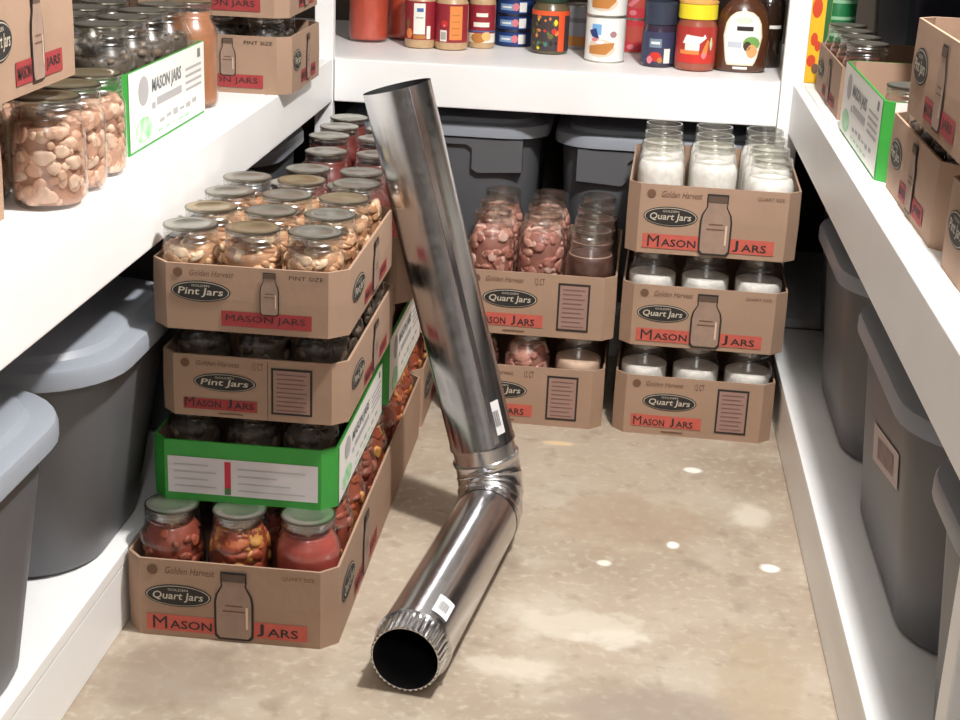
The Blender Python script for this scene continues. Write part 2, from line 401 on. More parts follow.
def fill_mesh(jk, fk):
    J = JARS[jk]
    if fk in J['fill']: return J['fill'][fk]
    F = FILL[fk]; R, H, rn = J['R'] - .0022, J['H'], J['rn'] - .003
    top = F['top'] * H
    def rad(z):
        t = z / H
        if t < .06: return R * (.90 + .1 * t / .06)
        if t < .66: return R
        if t < .825: return R + (rn - R) * ((t - .66) / .165) ** 2.2
        return rn
    bm = bmesh.new()
    inner = .90 if F['n'] else 1.0
    zs = [0.006, .012] + [top * k / 12 for k in range(2, 13)]
    prof = [(0, zs[0])] + [(rad(z) * inner, z) for z in zs] + [(rad(top) * inner * .97, top + .0008), (rad(top) * inner * .6, top + .0014), (0, top + .0016)]
    lathe(bm, prof, 28)
    bmesh.ops.remove_doubles(bm, verts=bm.verts, dist=1e-6)
    if fk == 'syrup':
        for f in bm.faces:
            q = f.calc_center_median()
            if q.z > top - .0003 and q.xy.length > R * .90: f.material_index = 1
    rnd = random.Random(len(fk) * 7 + len(jk))
    mats = [mat('contents_' + fk, F['core'], 0.55, noise=0.18, nscale=70, bump=0.1, bscale=120)]
    for i, c in enumerate(F['cols']): mats.append(mat('contents_%s_piece_%d' % (fk, i), c, 0.5, noise=0.22, nscale=90, bump=0.15, bscale=160))
    for q in range(F['n']):
        a = rnd.uniform(0, 2 * PI); z = rnd.uniform(.010, top); s = F['chunk'] * rnd.uniform(.7, 1.35)
        rr = rad(z) * rnd.uniform(.72, .97) if rnd.random() < .8 else rad(z) * rnd.uniform(0, .8)
        if rr < rad(z) * .7: z = top - rnd.uniform(0, .004)
        g = bmesh.ops.create_icosphere(bm, subdivisions=2, radius=s)
        M = Matrix.Rotation(rnd.uniform(0, 6), 3, 'Z') @ Matrix.Rotation(rnd.uniform(0, 6), 3, 'X')
        sc = Vector((rnd.uniform(.7, 1.4), rnd.uniform(.6, 1.0), rnd.uniform(.4, .9)))
        k = rnd.randint(1, len(F['cols']))
        for v in g['verts']:
            p = v.co * rnd.uniform(.86, 1.14)
            p = M @ Vector((p.x * sc.x, p.y * sc.y, p.z * sc.z)) + Vector((rr * math.cos(a), rr * math.sin(a), z))
            p.z = max(.006, min(p.z, top + .006)); lim = rad(p.z)
            d = p.xy.length
            if d > lim: p.x *= lim / d; p.y *= lim / d
            v.co = p
            for f in v.link_faces: f.material_index = k
    J['fill'][fk] = mesh_from(jk + '_contents', bm, mats, True, 80)
    return J['fill'][fk]

SEEN_OUT = set()      # labels of jars that nothing in the photo shows
def jar(jk, fk, x, y, z, label, group, lid='tin', cat='jar', rz=None):
    if label in SEEN_OUT: return None
    J = JARS[jk]
    t = thing('mason_jar', label, cat, (x, y, z), (x * 37 + y * 91) % 6.28 if rz is None else rz, group)
    link('glass_body', J['glass'], t)
    if lid: link('lid', J['lids'][lid], t)
    if fk: link('contents', fill_mesh(jk, fk), t)
    return t

# ------------------------------------------------------------------ cartons
def carton_mesh(w, d, h, c, m, th=.0035, inner=None):
    def oct(z, i):
        a, b, k = w / 2 - i, d / 2 - i, c - i * .4
        return [(-a + k, -b, z), (a - k, -b, z), (a, -b + k, z), (a, b - k, z), (a - k, b, z), (-a + k, b, z), (-a, b - k, z), (-a, -b + k, z)]
    bm = bmesh.new()
    loops(bm, [oct(0, 0), oct(h * .5, -.0008), oct(h, 0), oct(h, th), oct(.004, th)], True, True, True)
    bm.faces.ensure_lookup_table()
    bmesh.ops.recalc_face_normals(bm, faces=bm.faces)
    for f in bm.faces:
        q = f.calc_center_median(); n = f.normal
        if (q.x * n.x + q.y * n.y < -1e-7) or (n.z > .5 and q.z < h * .5): f.material_index = 1
    return mesh_from('carton', bm, [m, CARD])

def jar_picture(P, u0, v0, u1, v1):
    w, h, cu = u1 - u0, v1 - v0, (u0 + u1) / 2
    def outline(k):
        hw = w / 2 - k
        right = [(hw * .80, v0 + k), (hw * .98, v0 + k + .05 * h), (hw, v0 + .18 * h), (hw, v0 + .55 * h), (hw * .92, v0 + .66 * h), (hw * .66, v0 + .78 * h), (hw * .62, v0 + .82 * h), (hw * .66, v0 + .84 * h), (hw * .66, v1 - k)]
        return [(cu + a, b) for a, b in right] + [(cu - a, b) for a, b in reversed(right)]
    P.poly(outline(0), INK, 3); P.poly(outline(w * .06), JARINK, 4)
    P.rect(cu - w * .29, v0 + .86 * h, cu + w * .29, v1 - .03 * h, mat('lid_picture_ink', lin(92, 74, 62), .8), 5)
    P.rect(cu - w * .28, v0 + .42 * h, cu + w * .28, v0 + .44 * h, INKSOFT, 5); P.rect(cu - w * .22, v0 + .50 * h, cu + w * .22, v0 + .52 * h, INKSOFT, 5)
    P.rect(cu + w * .30, v0 + .18 * h, cu + w * .36, v0 + .5 * h, mat('pale_shine_ink', lin(210, 186, 160), .8), 5)

def oval_logo(P, cu, cv, ru, rv, word):
    P.oval(cu, cv, ru, rv, INK, 1); P.oval(cu, cv, ru * .96, rv * .90, PALEINK, 2); P.oval(cu, cv, ru * .93, rv * .84, INK, 3)
    P.text(word, cu - ru * .76, cv - rv * .52, cu + ru * .76, cv + rv * .36, PALEINK, 4, 0.15, 0.012)
    P.text('GOLDEN', cu - ru * .30, cv + rv * .45, cu + ru * .30, cv + rv * .66, PALEINK, 4)

def print_panel(par, name, fm, W, h, kind, pint):
    P = Print(fm)
    word = 'Pint Jars' if pint else 'Quart Jars'
    U = lambda f: f * W
    V = lambda f: f * h
    red = REDINKP if pint else REDINK
    if kind == 'A':
        P.oval(U(.075), V(.87), min(.03 * W, .07 * h), min(.03 * W, .07 * h), INKSOFT)
        P.text('Golden Harvest', U(.145), V(.83), U(.42), V(.92), INKSOFT, 1, 0.3)
        if pint:
            oval_logo(P, U(.215), V(.60), U(.185), V(.16), word)
            P.rect(U(.34), V(.10), U(.90), V(.33), red, 1)
            P.text('MASON JARS', U(.37), V(.15), U(.86), V(.28), INK, 2, 0, 0.0)
            jar_picture(P, U(.58), V(.30), U(.70), V(.95))
            P.text('PINT SIZE', U(.76), V(.86), U(.97), V(.92), INK, 1)
        else:
            oval_logo(P, U(.215), V(.55), U(.185), V(.145), word)
            P.rect(U(.035), V(.08), U(.44), V(.29), red, 1); P.rect(U(.60), V(.08), U(.93), V(.29), red, 1)
            P.text('M', U(.07), V(.105), U(.15), V(.27), INK, 2); P.text('ASON', U(.165), V(.115), U(.40), V(.225), INK, 2, 0, 0.014)
            P.text('J', U(.65), V(.105), U(.69), V(.27), INK, 2, 0, 0.014); P.text('ARS', U(.71), V(.115), U(.88), V(.225), INK, 2, 0, 0.014)
            jar_picture(P, U(.415), V(.03), U(.635), V(.92))
            P.text('QUART SIZE', U(.79), V(.86), U(.97), V(.915), INKSOFT, 1)
    elif kind == 'B':
        P.oval(U(.075), V(.87), min(.03 * W, .07 * h), min(.03 * W, .07 * h), INKSOFT)
        P.text('Golden Harvest', U(.145), V(.84), U(.42), V(.92), INKSOFT, 1, 0.3)
        oval_logo(P, U(.325), V(.58), U(.20), V(.15), word)
        if pint: P.rect(U(.06), V(.12), U(.53), V(.30), red, 1)
        else: P.rect(U(.05), V(.14), U(.57), V(.34), red, 1)
        P.text('M', U(.07), V(.16), U(.13), V(.31), INK, 2); P.text('ASON', U(.14), V(.16), U(.30), V(.27), INK, 2, 0, 0.014)
        P.text('J', U(.34), V(.16), U(.37), V(.31), INK, 2, 0, 0.014); P.text('ARS', U(.385), V(.16), U(.51), V(.27), INK, 2, 0, 0.014)
        P.rect(U(.28), V(.055), U(.44), V(.075), INKSOFT, 1)
        P.text('12 CT', U(.50), V(.82), U(.57), V(.93), INKSOFT, 1)
        if pint: P.rect(U(.595), V(.02), U(.60), V(.97), INKSOFT, 1)
        u0, u1 = (.67, .90) if not pint else (.62, .88)
        P.rect(U(u0), V(.12), U(u1), V(.88), INK, 1); P.rect(U(u0 + .014), V(.155), U(u1 - .014), V(.845), DUSTPINK, 2)
        for k in range(9):
            P.rect(U(u0 + .035), V(.19 + k * .073), U(u1 - .035 - .02 * (k % 2)), V(.206 + k * .073), PANELINK, 3)
    elif kind == 'side':
        oval_logo(P, U(.17), V(.55), U(.13), V(.19), word)
        P.rect(U(.32), V(.10), U(.50), V(.32), REDINKP, 1); P.rect(U(.62), V(.10), U(.84), V(.32), REDINKP, 1)
        P.text('MASON', U(.335), V(.15), U(.48), V(.27), INK, 2, 0, 0.014); P.text('JARS', U(.65), V(.15), U(.81), V(.27), INK, 2, 0, 0.014)
        jar_picture(P, U(.49), V(.08), U(.63), V(.92))
    elif kind == 'greenfront':
        P.rect(U(.02), V(.13), U(.98), V(.74), SILVERCARD, 1)
        P.rect(U(.385), V(.20), U(.425), V(.70), mat('red_strip_ink', lin(190, 40, 60), .6), 2); P.rect(U(.385), V(.15), U(.425), V(.26), mat('green_strip_ink', lin(70, 110, 60), .6), 3)
        for k in range(4):
            P.rect(U(.06), V(.24 + k * .12), U(.33 - .05 * (k % 2)), V(.262 + k * .12), LGREYINK, 2)
            P.rect(U(.47), V(.22 + k * .12), U(.90 - .09 * (k % 3)), V(.242 + k * .12), LGREYINK, 2)
    elif kind == 'whitefront':
        P.rect(0, V(.02), U(1), V(1), WHITECARD, 1)
        for k in range(3): P.rect(U(.1), V(.3 + k * .15), U(.8), V(.33 + k * .15), LGREYINK, 2)
    elif kind == 'greenside':
        P.rect(U(0), V(.04), U(1), V(1), WHITECARD, 1)
        P.oval(U(.17), V(.72), U(.06), V(.18), LGREYINK, 2); P.oval(U(.16), V(.24), U(.10), V(.16), PALEGREEN, 2)
        P.text('MASON JARS', U(.27), V(.60), U(.66), V(.82), GREYINK, 2, 0.1, 0.03)
        P.rect(U(.33), V(.46), U(.66), V(.56), LGREYINK, 2); P.rect(U(.27), V(.44), U(.31), V(.52), LGREYINK, 2)
        for k in range(4): P.rect(U(.72), V(.44 + k * .09), U(.95), V(.475 + k * .09), LGREYINK, 2)
        P.rect(U(.90), V(.82), U(.94), V(.94), GREYINK, 2)
        for k in range(6): P.rect(U(.36 + k * .09), V(.22 + .02 * (k % 2)), U(.42 + k * .09), V(.27 + .015 * (k % 3)), LGREYINK, 2)
        for k in range(5): P.rect(U(.34 + k * .09), V(.11), U(.40 + k * .09), V(.145), PALEGREEN, 2)
    return P.build(name, par)

def carton(label, group, cx, cy, z, w, d, h, rz=0.0, front=None, right=None, left=None, pint=False, c=.022, m=None, cat='carton', name='cardboard_tray'):
    m = m or CARD
    t = thing(name, label, cat, (cx, cy, z), rz, group)
    link('tray', carton_mesh(w, d, h, c, m), t)
    Z = Vector((0, 0, 1)); e = .0009
    if front: print_panel(t, 'printed_front', flat_map((-w / 2 + c, -d / 2 - e, 0), (1, 0, 0), Z, (0, -1, 0)), w - 2 * c, h, front, pint)
    if right: print_panel(t, 'printed_side', flat_map((w / 2 + e, -d / 2 + c, 0), (0, 1, 0), Z, (1, 0, 0)), d - 2 * c, h, right, pint)
    if left: print_panel(t, 'printed_side', flat_map((-w / 2 - e, d / 2 - c, 0), (0, -1, 0), Z, (-1, 0, 0)), d - 2 * c, h, left, pint)
    return t

ROW = ['front row', 'second row', 'third row', 'back row']
COL = ['left', 'middle', 'right']
def fill(where, kinds, jk, cx, cy, z, sx, sy, rz=0.0, rows=range(4), cols=range(3), desc=None, group=None, lid='tin', nrow=4, ncol=3, rowy=None, skip=()):
    """Jars standing in a tray; kinds(i, j) gives the filling, i = column from the left, j = row from the front."""
    ca, sa = math.cos(rz), math.sin(rz)
    for j in rows:
        for i in cols:
            if (i, j) in skip: continue
            k = kinds(i, j) if callable(kinds) else kinds
            lx = (i - (ncol - 1) / 2) * sx; ly = (j - (nrow - 1) / 2) * sy if rowy is None else rowy[j]
            dd = desc(k) if callable(desc) else desc
            jar(jk, k, cx + lx * ca - ly * sa, cy + lx * sa + ly * ca, z + .0042, '%s, %s %s, in %s' % (dd, ROW[j] if nrow > 1 else '', COL[i] if ncol == 3 else ['left', 'right'][i] if ncol == 2 else ['left', 'left middle', 'right middle', 'right'][i], where),
                group, lid if not callable(lid) else lid(i, j))

def NAMES(k):
    return {'chicken': 'jar of pale tan pieces', 'meat': 'jar of meat chunks', 'pinkmeat': 'jar of pink meat chunks', 'veg': 'jar of orange vegetables', 'salsa': 'jar of red salsa', 'sauce': 'jar of smooth red sauce',
            'redlid': 'jar of dark red sauce', 'white': 'jar of white powder', 'powder': 'jar of white powder', 'pale': 'jar of pale pink mince', 'syrup': 'jar of brown syrup', 'dark': 'jar of dark food', 'amber': 'jar of amber liquid', 'redbrown': 'jar of red-brown sauce', None: 'empty clear jar'}[k]

# --- front left stack
BX, BY = -.4955, 2.2125
t = carton('long cardboard tray on the floor under the two front left stacks, full of canned vegetables', 'cardboard jar trays', BX, BY, 0, .298, .825, .118, 0.0, 'A')
print_panel(t, 'printed_side', flat_map((.149 + .0009, -.4125 + .022, 0), (0, 1, 0), (0, 0, 1), (1, 0, 0)), .366, .118, 'side', False)
ROW8 = ['front row', 'second row', 'third row', 'fourth row', 'fifth row', 'sixth row', 'seventh row', 'eighth row']
MIX = [['salsa', 'veg', 'sauce'], ['salsa', 'salsa', 'salsa'], ['veg', 'salsa', 'veg'], ['salsa', 'veg', 'salsa'], ['veg', 'veg', 'veg'], ['salsa', 'salsa', 'salsa'], ['veg', 'veg', 'veg'], ['veg', 'veg', 'veg']]
for j in range(8):
    for i in range(3):
        if i < 2 and j > 1 or (i, j) == (0, 1): continue
        k = MIX[j][i]
        jar('quart', k, BX + (i - 1) * .097, BY + (j - 3.5) * .1005, .0042, '%s in the long floor tray, %s, %s side' % (NAMES(k), ROW8[j], COL[i]), 'jars in the long floor tray')

GX, GY = -.4945, 2.075
carton('green tray with silver grey label, under two cardboard trays', 'green jar trays', GX, GY, .1755, .262, .40, .090, 0.0, 'greenfront', 'greenside', pint=True, c=.020, m=GREENCARD)
fill('green tray of the front left stack', 'dark', 'pint', GX, GY, .1755, .0835, .093, desc=NAMES, group='jars in the green tray of the left stack', skip=[(i, j) for i in (0, 1) for j in (1, 2, 3)])
CX3, CY3 = -.477, 2.07
carton('cardboard pint tray with boxed text panel, on the green tray', 'cardboard jar trays', CX3, CY3, .3085, .258, .41, .088, 0.0, 'B', 'side', pint=True, c=.020)
fill('third tray up of front left stack', 'dark', 'pint', CX3, CY3, .3085, .0825, .094, desc=NAMES, group='jars in the second tray of the left stack', skip=[(i, j) for i in (0, 1) for j in (1, 2, 3)])
TX, TY, TZ = -.476, 2.035, .4415
carton('cardboard pint tray on top of the front left stack, full of jars', 'cardboard jar trays', TX, TY, TZ, .264, .395, .090, 0.0, 'A', 'side', pint=True, c=.024)
fill('top tray of front left stack', 'chicken', 'pint', TX - .004, TY + .002, TZ, .084, .100, desc=NAMES, group='jars in the top tray of the front left stack', lid=lambda i, j: 'gold' if (i + j) % 3 == 1 else 'tin')

# --- second stack behind it
EX, EY = -.508, 2.48
carton('green tray with white side in the second left stack', 'green jar trays', EX, EY, .1765, .298, .40, .112, 0.0, None, 'greenside', c=.022, m=GREENCARD)
fill('green tray of the second left stack', 'redbrown', 'quart', EX, EY, .1765, .092, .096, desc=NAMES, group='jars in the back green tray', skip=[(i, j) for i in (0, 1) for j in range(4)])
FX, FY = -.438, 2.50
carton('cardboard tray of dark red jars on top of the second left stack', 'cardboard jar trays', -.466, 2.485, .3535, .279, .38, .110, 0.0, None, 'side')
fill('top tray of second left stack', 'redlid', 'quart', FX - .0465, FY, .3535, .093, .10, cols=(0, 1), ncol=2, rows=range(3), rowy=[-.143, -.03, .122], desc=NAMES, group='red jars at the top of the back left stacks')
# --- third stack
carton('cardboard tray on the floor in the dark corner beyond the long tray', 'cardboard jar trays', -.4955, 2.83, 0, .298, .40, .118, 0.0, None, 'side')
fill('floor tray in the dark corner', 'veg', 'quart', -.4955, 2.83, 0, .097, .098, cols=(2,), desc=NAMES, group='jars in the floor trays')
carton('cardboard tray second up in the third left stack, hidden mostly by the pipe', 'cardboard jar trays', -.4955, 2.86, .1765, .298, .36, .115, 0.0, None, 'side')
fill('second tray of third left stack', 'redbrown', 'quart', -.4955, 2.86, .1765, .097, .094, cols=(2,), rows=(1, 2), desc=NAMES, group='red jars at the top of the back left stacks')
carton('cardboard tray of dark red jars on top of the third left stack', 'cardboard jar trays', -.492, 2.89, .3535, .250, .36, .110, 0.0, None, 'side')
fill('top tray of third left stack', 'redlid', 'quart', -.5085, 2.885, .3535, .093, .10, cols=(0, 1), ncol=2, rows=range(3), rowy=[-.117, -.018, .084], desc=NAMES, group='red jars at the top of the back left stacks')

# --- middle stack at the back
MR = -0.012
carton('cardboard tray on the floor behind the pipe, bottom of the two-tray stack', 'cardboard jar trays', -.156, 2.905, 0, .305, .40, .118, MR, 'B', None)
fill('bottom tray of the two-tray stack', lambda i, j: 'pale' if i == 2 else 'pinkmeat', 'slim', -.156, 2.905, 0, .099, .098, MR, rows=(0,), cols=(0, 1, 2), desc=NAMES, lid=None, group='jars in the two-tray stack')
carton('cardboard tray of meat and syrup jars, top of the two-tray stack', 'cardboard jar trays', -.145, 2.90, .1825, .305, .40, .123, MR, 'B', None)
fill('top tray of the two-tray stack', lambda i, j: 'syrup' if i == 2 else 'pinkmeat', 'high', -.145, 2.90, .1825, .099, .098, MR, desc=NAMES, lid=None, group='jars in the two-tray stack', skip=((0, 0), (1, 0)))
# --- right stack at the back
RR = -0.027
carton('cardboard tray with boxed text panel, bottom of the right-hand stack', 'cardboard jar trays', .172, 2.90, 0, .302, .40, .118, RR, 'B', None)
fill('bottom tray of the right-hand stack', 'white', 'slim', .172, 2.90, 0, .099, .098, RR, rows=(0,), desc=NAMES, lid=None, group='jars of white powder')
carton('cardboard tray with jar picture, middle of the right-hand stack', 'cardboard jar trays', .174, 2.89, .1825, .305, .40, .118, RR, 'A', None)
fill('middle tray of the right-hand stack', 'white', 'slim', .174, 2.89, .1825, .099, .098, RR, rows=(0,), desc=NAMES, lid=None, group='jars of white powder')
carton('cardboard tray full of white jars, top of the right-hand stack', 'cardboard jar trays', .1745, 2.88, .3645, .310, .40, .128, RR, 'A', None)
fill('top tray of right-hand stack', 'powder', 'slim', .1745, 2.88, .3645, .100, .099, RR, desc=NAMES, lid=None, group='jars of white powder', skip=((0, 0), (1, 0)))

# ------------------------------------------------------------------ left shelf top
G = 'loose jars of meat on the left shelf'
jar('wide', 'meat', -.688, 1.722, ZT, 'nearest jar of meat chunks standing loose on the left shelf', G, 'gold')
jar('wide', 'meat', -.695, 1.813, ZT, 'middle one of three loose jars of meat on the left shelf', G, 'gold')
jar('wide', 'meat', -.700, 1.906, ZT, 'loose jar of meat beside the white and green tray', G, 'gold')
G2 = 'jars of meat behind the loose front jars'
jar('wide', 'meat', -.790, 1.735, ZT, 'jar of meat in the shade beneath the corner tray, behind the nearest loose jar', G2, 'tin')
jar('wide', 'meat', -.795, 1.828, ZT, 'jar of meat behind the middle loose jar on the left shelf', G2, 'tin')
jar('wide', 'meat', -.800, 1.922, ZT, 'jar of meat behind the loose jar next to the green tray', G2, 'tin')
jar('wide', 'meat', -.897, 1.915, ZT, 'innermost jar of meat against the green front of the shelf tray', G2, 'tin')
carton('cardboard tray on the left shelf at the picture edge, under another tray', 'cardboard trays on the left shelf', -.862, 1.46, ZT, .30, .40, .115, 0.0, None, 'side')
fill('lower edge tray of left shelf', 'dark', 'tall', -.862, 1.46, ZT, .097, .097, rows=(2, 3), cols=(2,), desc=NAMES, group='jars at the left edge')
carton('cardboard tray on top of another tray at the upper left corner', 'cardboard trays on the left shelf', -.858, 1.612, ZT + .1555, .40, .305, .118, 0.0, None, 'side')
fill('upper edge tray of left shelf', 'dark', 'quart', -.858, 1.612, ZT + .1555, .098, .096, rows=(0, 1, 2), cols=(2, 3), nrow=3, ncol=4, desc=NAMES, group='jars at the left edge')
carton('white sided green tray of dark jars on the left shelf', 'green jar trays', -.830, 2.20, ZT, .287, .385, .115, 0.0, None, 'greenside', c=.006, m=GREENCARD)
fill('green tray on the left shelf', 'dark', 'quart', -.830, 2.20, ZT, .0920, .0930, desc=NAMES, group='dark jars in the shelf tray')
jar('quart', 'amber', -.724, 2.442, ZT, 'jar of amber liquid behind the white sided tray', None, 'gold')
carton('cardboard tray overhanging the far end of the left shelf, lower one', 'cardboard trays on the left shelf', -.7345, 2.730, ZT, .285, .275, .100, 0.0, 'A', 'side', pint=True)
fill('overhanging tray on the left shelf', 'dark', 'pint', -.7345, 2.730, ZT, .085, .085, desc=NAMES, group='jars in the overhanging tray', rows=(0, 1), nrow=3)
carton('cardboard tray stacked on the overhanging tray, cut by the top edge', 'cardboard trays on the left shelf', -.738, 2.728, ZT + .1325, .285, .275, .100, 0.0, 'A', 'side', pint=True)

# ------------------------------------------------------------------ right shelf top
PKT = thing('food_packet', 'yellow food packet standing at the far end of the right shelf', 'packet', (.372, 3.165, ZT))
bm = bmesh.new(); box(bm, -.021, .021, -.06, .06, 0, .20, bev=.002)
obj('packet_body', bm, mat('yellow_packet', lin(238, 186, 40), .45), PKT)
P = Print(flat_map((-.0212, .058, 0), (0, -1, 0), (0, 0, 1), (-1, 0, 0)))
P2 = Print(flat_map((-.020, -.0605, 0), (1, 0, 0), (0, 0, 1), (0, -1, 0)))
OR = mat('orange_red_ink', lin(206, 72, 36), .5); DG = mat('dark_green_ink', lin(40, 104, 52), .5)
for q, (u, v, ru, rv) in enumerate(((.012, .088, .007, .013), (.020, .075, .006, .010), (.010, .045, .009, .012), (.019, .030, .007, .010), (.012, .15, .010, .02))): P2.oval(u, v, ru, rv, OR if q != 3 else INKSOFT, 1 + q % 2, 14)
P2.rect(.029, .0, .040, .20, DG, 3)
P.rect(.0, 0, .116, .05, OR, 1); P.rect(.1, .0, .116, .2, DG, 2)
P.build('printed_side', PKT); P2.build('printed_front', PKT)
cn = thing('canister', 'dark green canister at the top of the far right shelf', 'canister', (.430, 3.30, ZT))
bm = bmesh.new(); lathe(bm, [(0, 0), (.036, 0), (.038, .004), (.038, .17), (.036, .174), (.036, .180), (.038, .183), (.038, .20), (.034, .205), (0, .205)], 28); obj('canister_body', bm, mat('dark_green_tin', lin(34, 120, 70), .35), cn, True)
P = Print(cyl_map(.0381))
for zz in (.078, .112, .146): P.rect(-.058, zz, .058, zz + .007, mat('pale_green_band', lin(150, 200, 160), .5), 1, 24)
P.build('printed_bands', cn)
carton('small cardboard tray at the far end of the right shelf', 'cardboard trays on the right shelf', .490, 2.85, ZT, .245, .39, .092, 0.0, None, None, 'side', pint=True)
fill('far tray of the right shelf', lambda i, j: 'redbrown' if i == 0 else 'dark', 'pint', .490, 2.85, ZT, .0785, .094, cols=(0,), desc=NAMES, group='jars in the far right tray')
carton('white sided green tray standing on the right shelf', 'green jar trays', .492, 2.372, ZT, .262, .436, .115, 0.0, 'whitefront', None, 'greenside', c=.014, m=GREENCARD)
fill('green tray on the right shelf', None, 'pint', .490, 2.372, ZT, .084, .105, rows=(0, 1, 2), cols=(0, 1, 2), desc=NAMES, group='clear jars in the right green tray', lid='tin', skip=((0, 1), (0, 2)))
carton('cardboard tray on the right shelf below the tall carton', 'cardboard trays on the right shelf', .505, 1.958, ZT, .268, .385, .105, 0.0, None, None, 'side', pint=True)
fill('tray below the tall carton', 'dark', 'pint', .505, 1.958, ZT, .084, .091, cols=(0, 1), desc=NAMES, group='dark jars below the tall carton')
carton('tall cardboard carton stacked on a tray at the right edge', 'cardboard trays on the right shelf', .496, 1.795, ZT + .1325, .275, .40, .118, 0.0, None, None, 'side', pint=True)
carton('nearest cardboard tray at the right edge of the right shelf', 'cardboard trays on the right shelf', .508, 1.530, ZT, .275, .39, .105, 0.0, None, None, 'side', pint=True)
fill('nearest right tray', 'dark', 'pint', .508, 1.530, ZT, .084, .091, cols=(0,), rows=(0, 1, 2), desc=NAMES, group='dark jars in the nearest right tray')

cr_ = thing('storage_crate', 'dark navy crate in the shaded back corner above the right shelf jars', 'crate', (.735, 3.40, ZT))
bm = bmesh.new(); rr_ = [rrect(.34, .44, .03, 0, 4), rrect(.37, .47, .03, .27, 4), rrect(.39, .49, .03, .27, 4), rrect(.39, .49, .03, .30, 4), rrect(.36, .46, .03, .30, 4), rrect(.33, .43, .03, .006, 4)]
loops(bm, rr_, True, True, True); obj('crate_body', bm, mat('navy_crate', lin(40, 44, 66), .45), cr_, True)

# ------------------------------------------------------------------ totes
def tote(label, cx, cy, w, d, h, group, skirt=False, notch=None, rc=.085, tp=.035):
    """w along x, d along y, standing on the bottom boards."""
    t = thing('storage_tote', label, 'storage bin', (cx, cy, ZK), 0, group)
    bm = bmesh.new()
    wb, db = w - 2 * tp, d - 2 * tp
    r0 = rc * .8
    rings = [rrect(wb - .03, db - .03, r0 * .8, 0.0, 8), rrect(wb - .008, db - .008, r0, .004, 8), rrect(wb, db, r0, .014, 8), rrect(w - .03, d - .03, rc, h - .05, 8),
             rrect(w - .028, d - .028, rc, h - .03, 8), rrect(w - .012, d - .012, rc, h - .028, 8), rrect(w - .012, d - .012, rc, h - .012, 8),
             rrect(w - .034, d - .034, rc, h - .012, 8), rrect(wb - .01, db - .01, r0, .008, 8)]
    loops(bm, rings, True, True, True)
    obj('tub', bm, GREYPLASTIC, t, True, angle=30)
    bm = bmesh.new()
    rings = [rrect(w - .004, d - .004, rc, h - .026, 8), rrect(w + .004, d + .004, rc, h - .026, 8), rrect(w + .004, d + .004, rc, h - .008, 8), rrect(w, d, rc, h - .002, 8), rrect(w - .012, d - .012, rc, h, 8),
             rrect(w - .05, d - .05, rc * .9, h + .001, 8), rrect(w - .062, d - .062, rc * .85, h + .009, 8), rrect(w - .08, d - .08, rc * .8, h + .011, 8)]
    loops(bm, rings, True, False, True)
    obj('lid', bm, LIDPLASTIC, t, True, angle=28)
    if skirt:
        # deep rim skirt on the front (-y), cut away in the middle for the hand hold
        bm = bmesh.new()
        f = -d / 2 + .004
        pts = [(-w / 2 + .05, h - .03), (-w / 2 + .05, h - .098), (-notch - .012, h - .104), (-notch, h - .095), (-notch, h - .052), (-notch + .012, h - .044), (notch - .012, h - .044), (notch, h - .052), (notch, h - .095), (notch + .012, h - .104), (w / 2 - .05, h - .098), (w / 2 - .05, h - .03)]
        a = [bm.verts.new((x, f, z)) for x, z in pts]; b = [bm.verts.new((x, f + .026, z)) for x, z in pts]
        n = len(pts)
        bm.faces.new(a); bm.faces.new(list(reversed(b)))
        for i in range(n): bm.faces.new((a[i], b[i], b[(i + 1) % n], a[(i + 1) % n]))
        obj('rim_skirt', bm, GREYPLASTIC, t)
    return t
GL = 'grey totes under the left shelf'; GRR = 'grey totes under the right shelf'; GB = 'grey totes under the back shelf'
def grip(t, x, y0, y1, z, s):
    bm = bmesh.new(); box(bm, min(x, x + s * .014), max(x, x + s * .014), y0, y1, z, z + .028, bev=.004); obj('handle', bm, DARKPLASTIC, t)
t = tote('grey lidded tote nearest the camera under the left shelf', -.872, 1.392, .52, .44, .318, GL, rc=.125, tp=.05)
t = tote('grey lidded tote under the left shelf beside the floor tray of red jars', -.874, 1.868, .52, .44, .318, GL, rc=.125, tp=.058)
grip(t, .222, -.06, .06, .238, 1)
tote('grey tote under the left shelf behind the front jar stack', -.885, 2.43, .50, .44, .375, GL, rc=.11)
tote('farthest grey tote in the dark under the left shelf', -.885, 2.89, .46, .40, .380, GL, rc=.11)
tote('grey tote under the right shelf at the right picture edge', .614, 1.472, .50, .355, .322, GRR, rc=.12)
t = tote('grey tote with a paper sticker under the right shelf', .612, 1.960, .50, .60, .322, GRR, rc=.13)
P = Print(flat_map((-.2152, .105, 0), (0, -1, 0), (-.077, 0, 1), (-1, 0, 0)))
PS = mat('pinkish_paper_sticker', lin(196, 180, 178), .7)
P.poly([(.04, .142), (.245, .182), (.245, .232), (.04, .198)], PS, 1); P.poly([(.08, .160), (.21, .186), (.21, .216), (.08, .192)], mat('sticker_print', lin(150, 128, 128), .7, noise=.3, nscale=80), 2)
P.build('paper_sticker', t)['label'] = 'pinkish paper sticker'
tote('grey tote under the right shelf, third from the camera', .614, 2.545, .50, .53, .322, GRR, rc=.13)
tote('dark shaded tote at the far end under the right shelf', .635, 3.02, .46, .38, .322, GRR, rc=.12)
tote('grey tote under the back shelf behind the leaning pipe', -.386, 3.385, .445, .50, .384, GB, True, .065, .09)
tote('grey tote under the back shelf behind the right-hand stack', .076, 3.385, .445, .50, .374, GB, True, .065, .09)

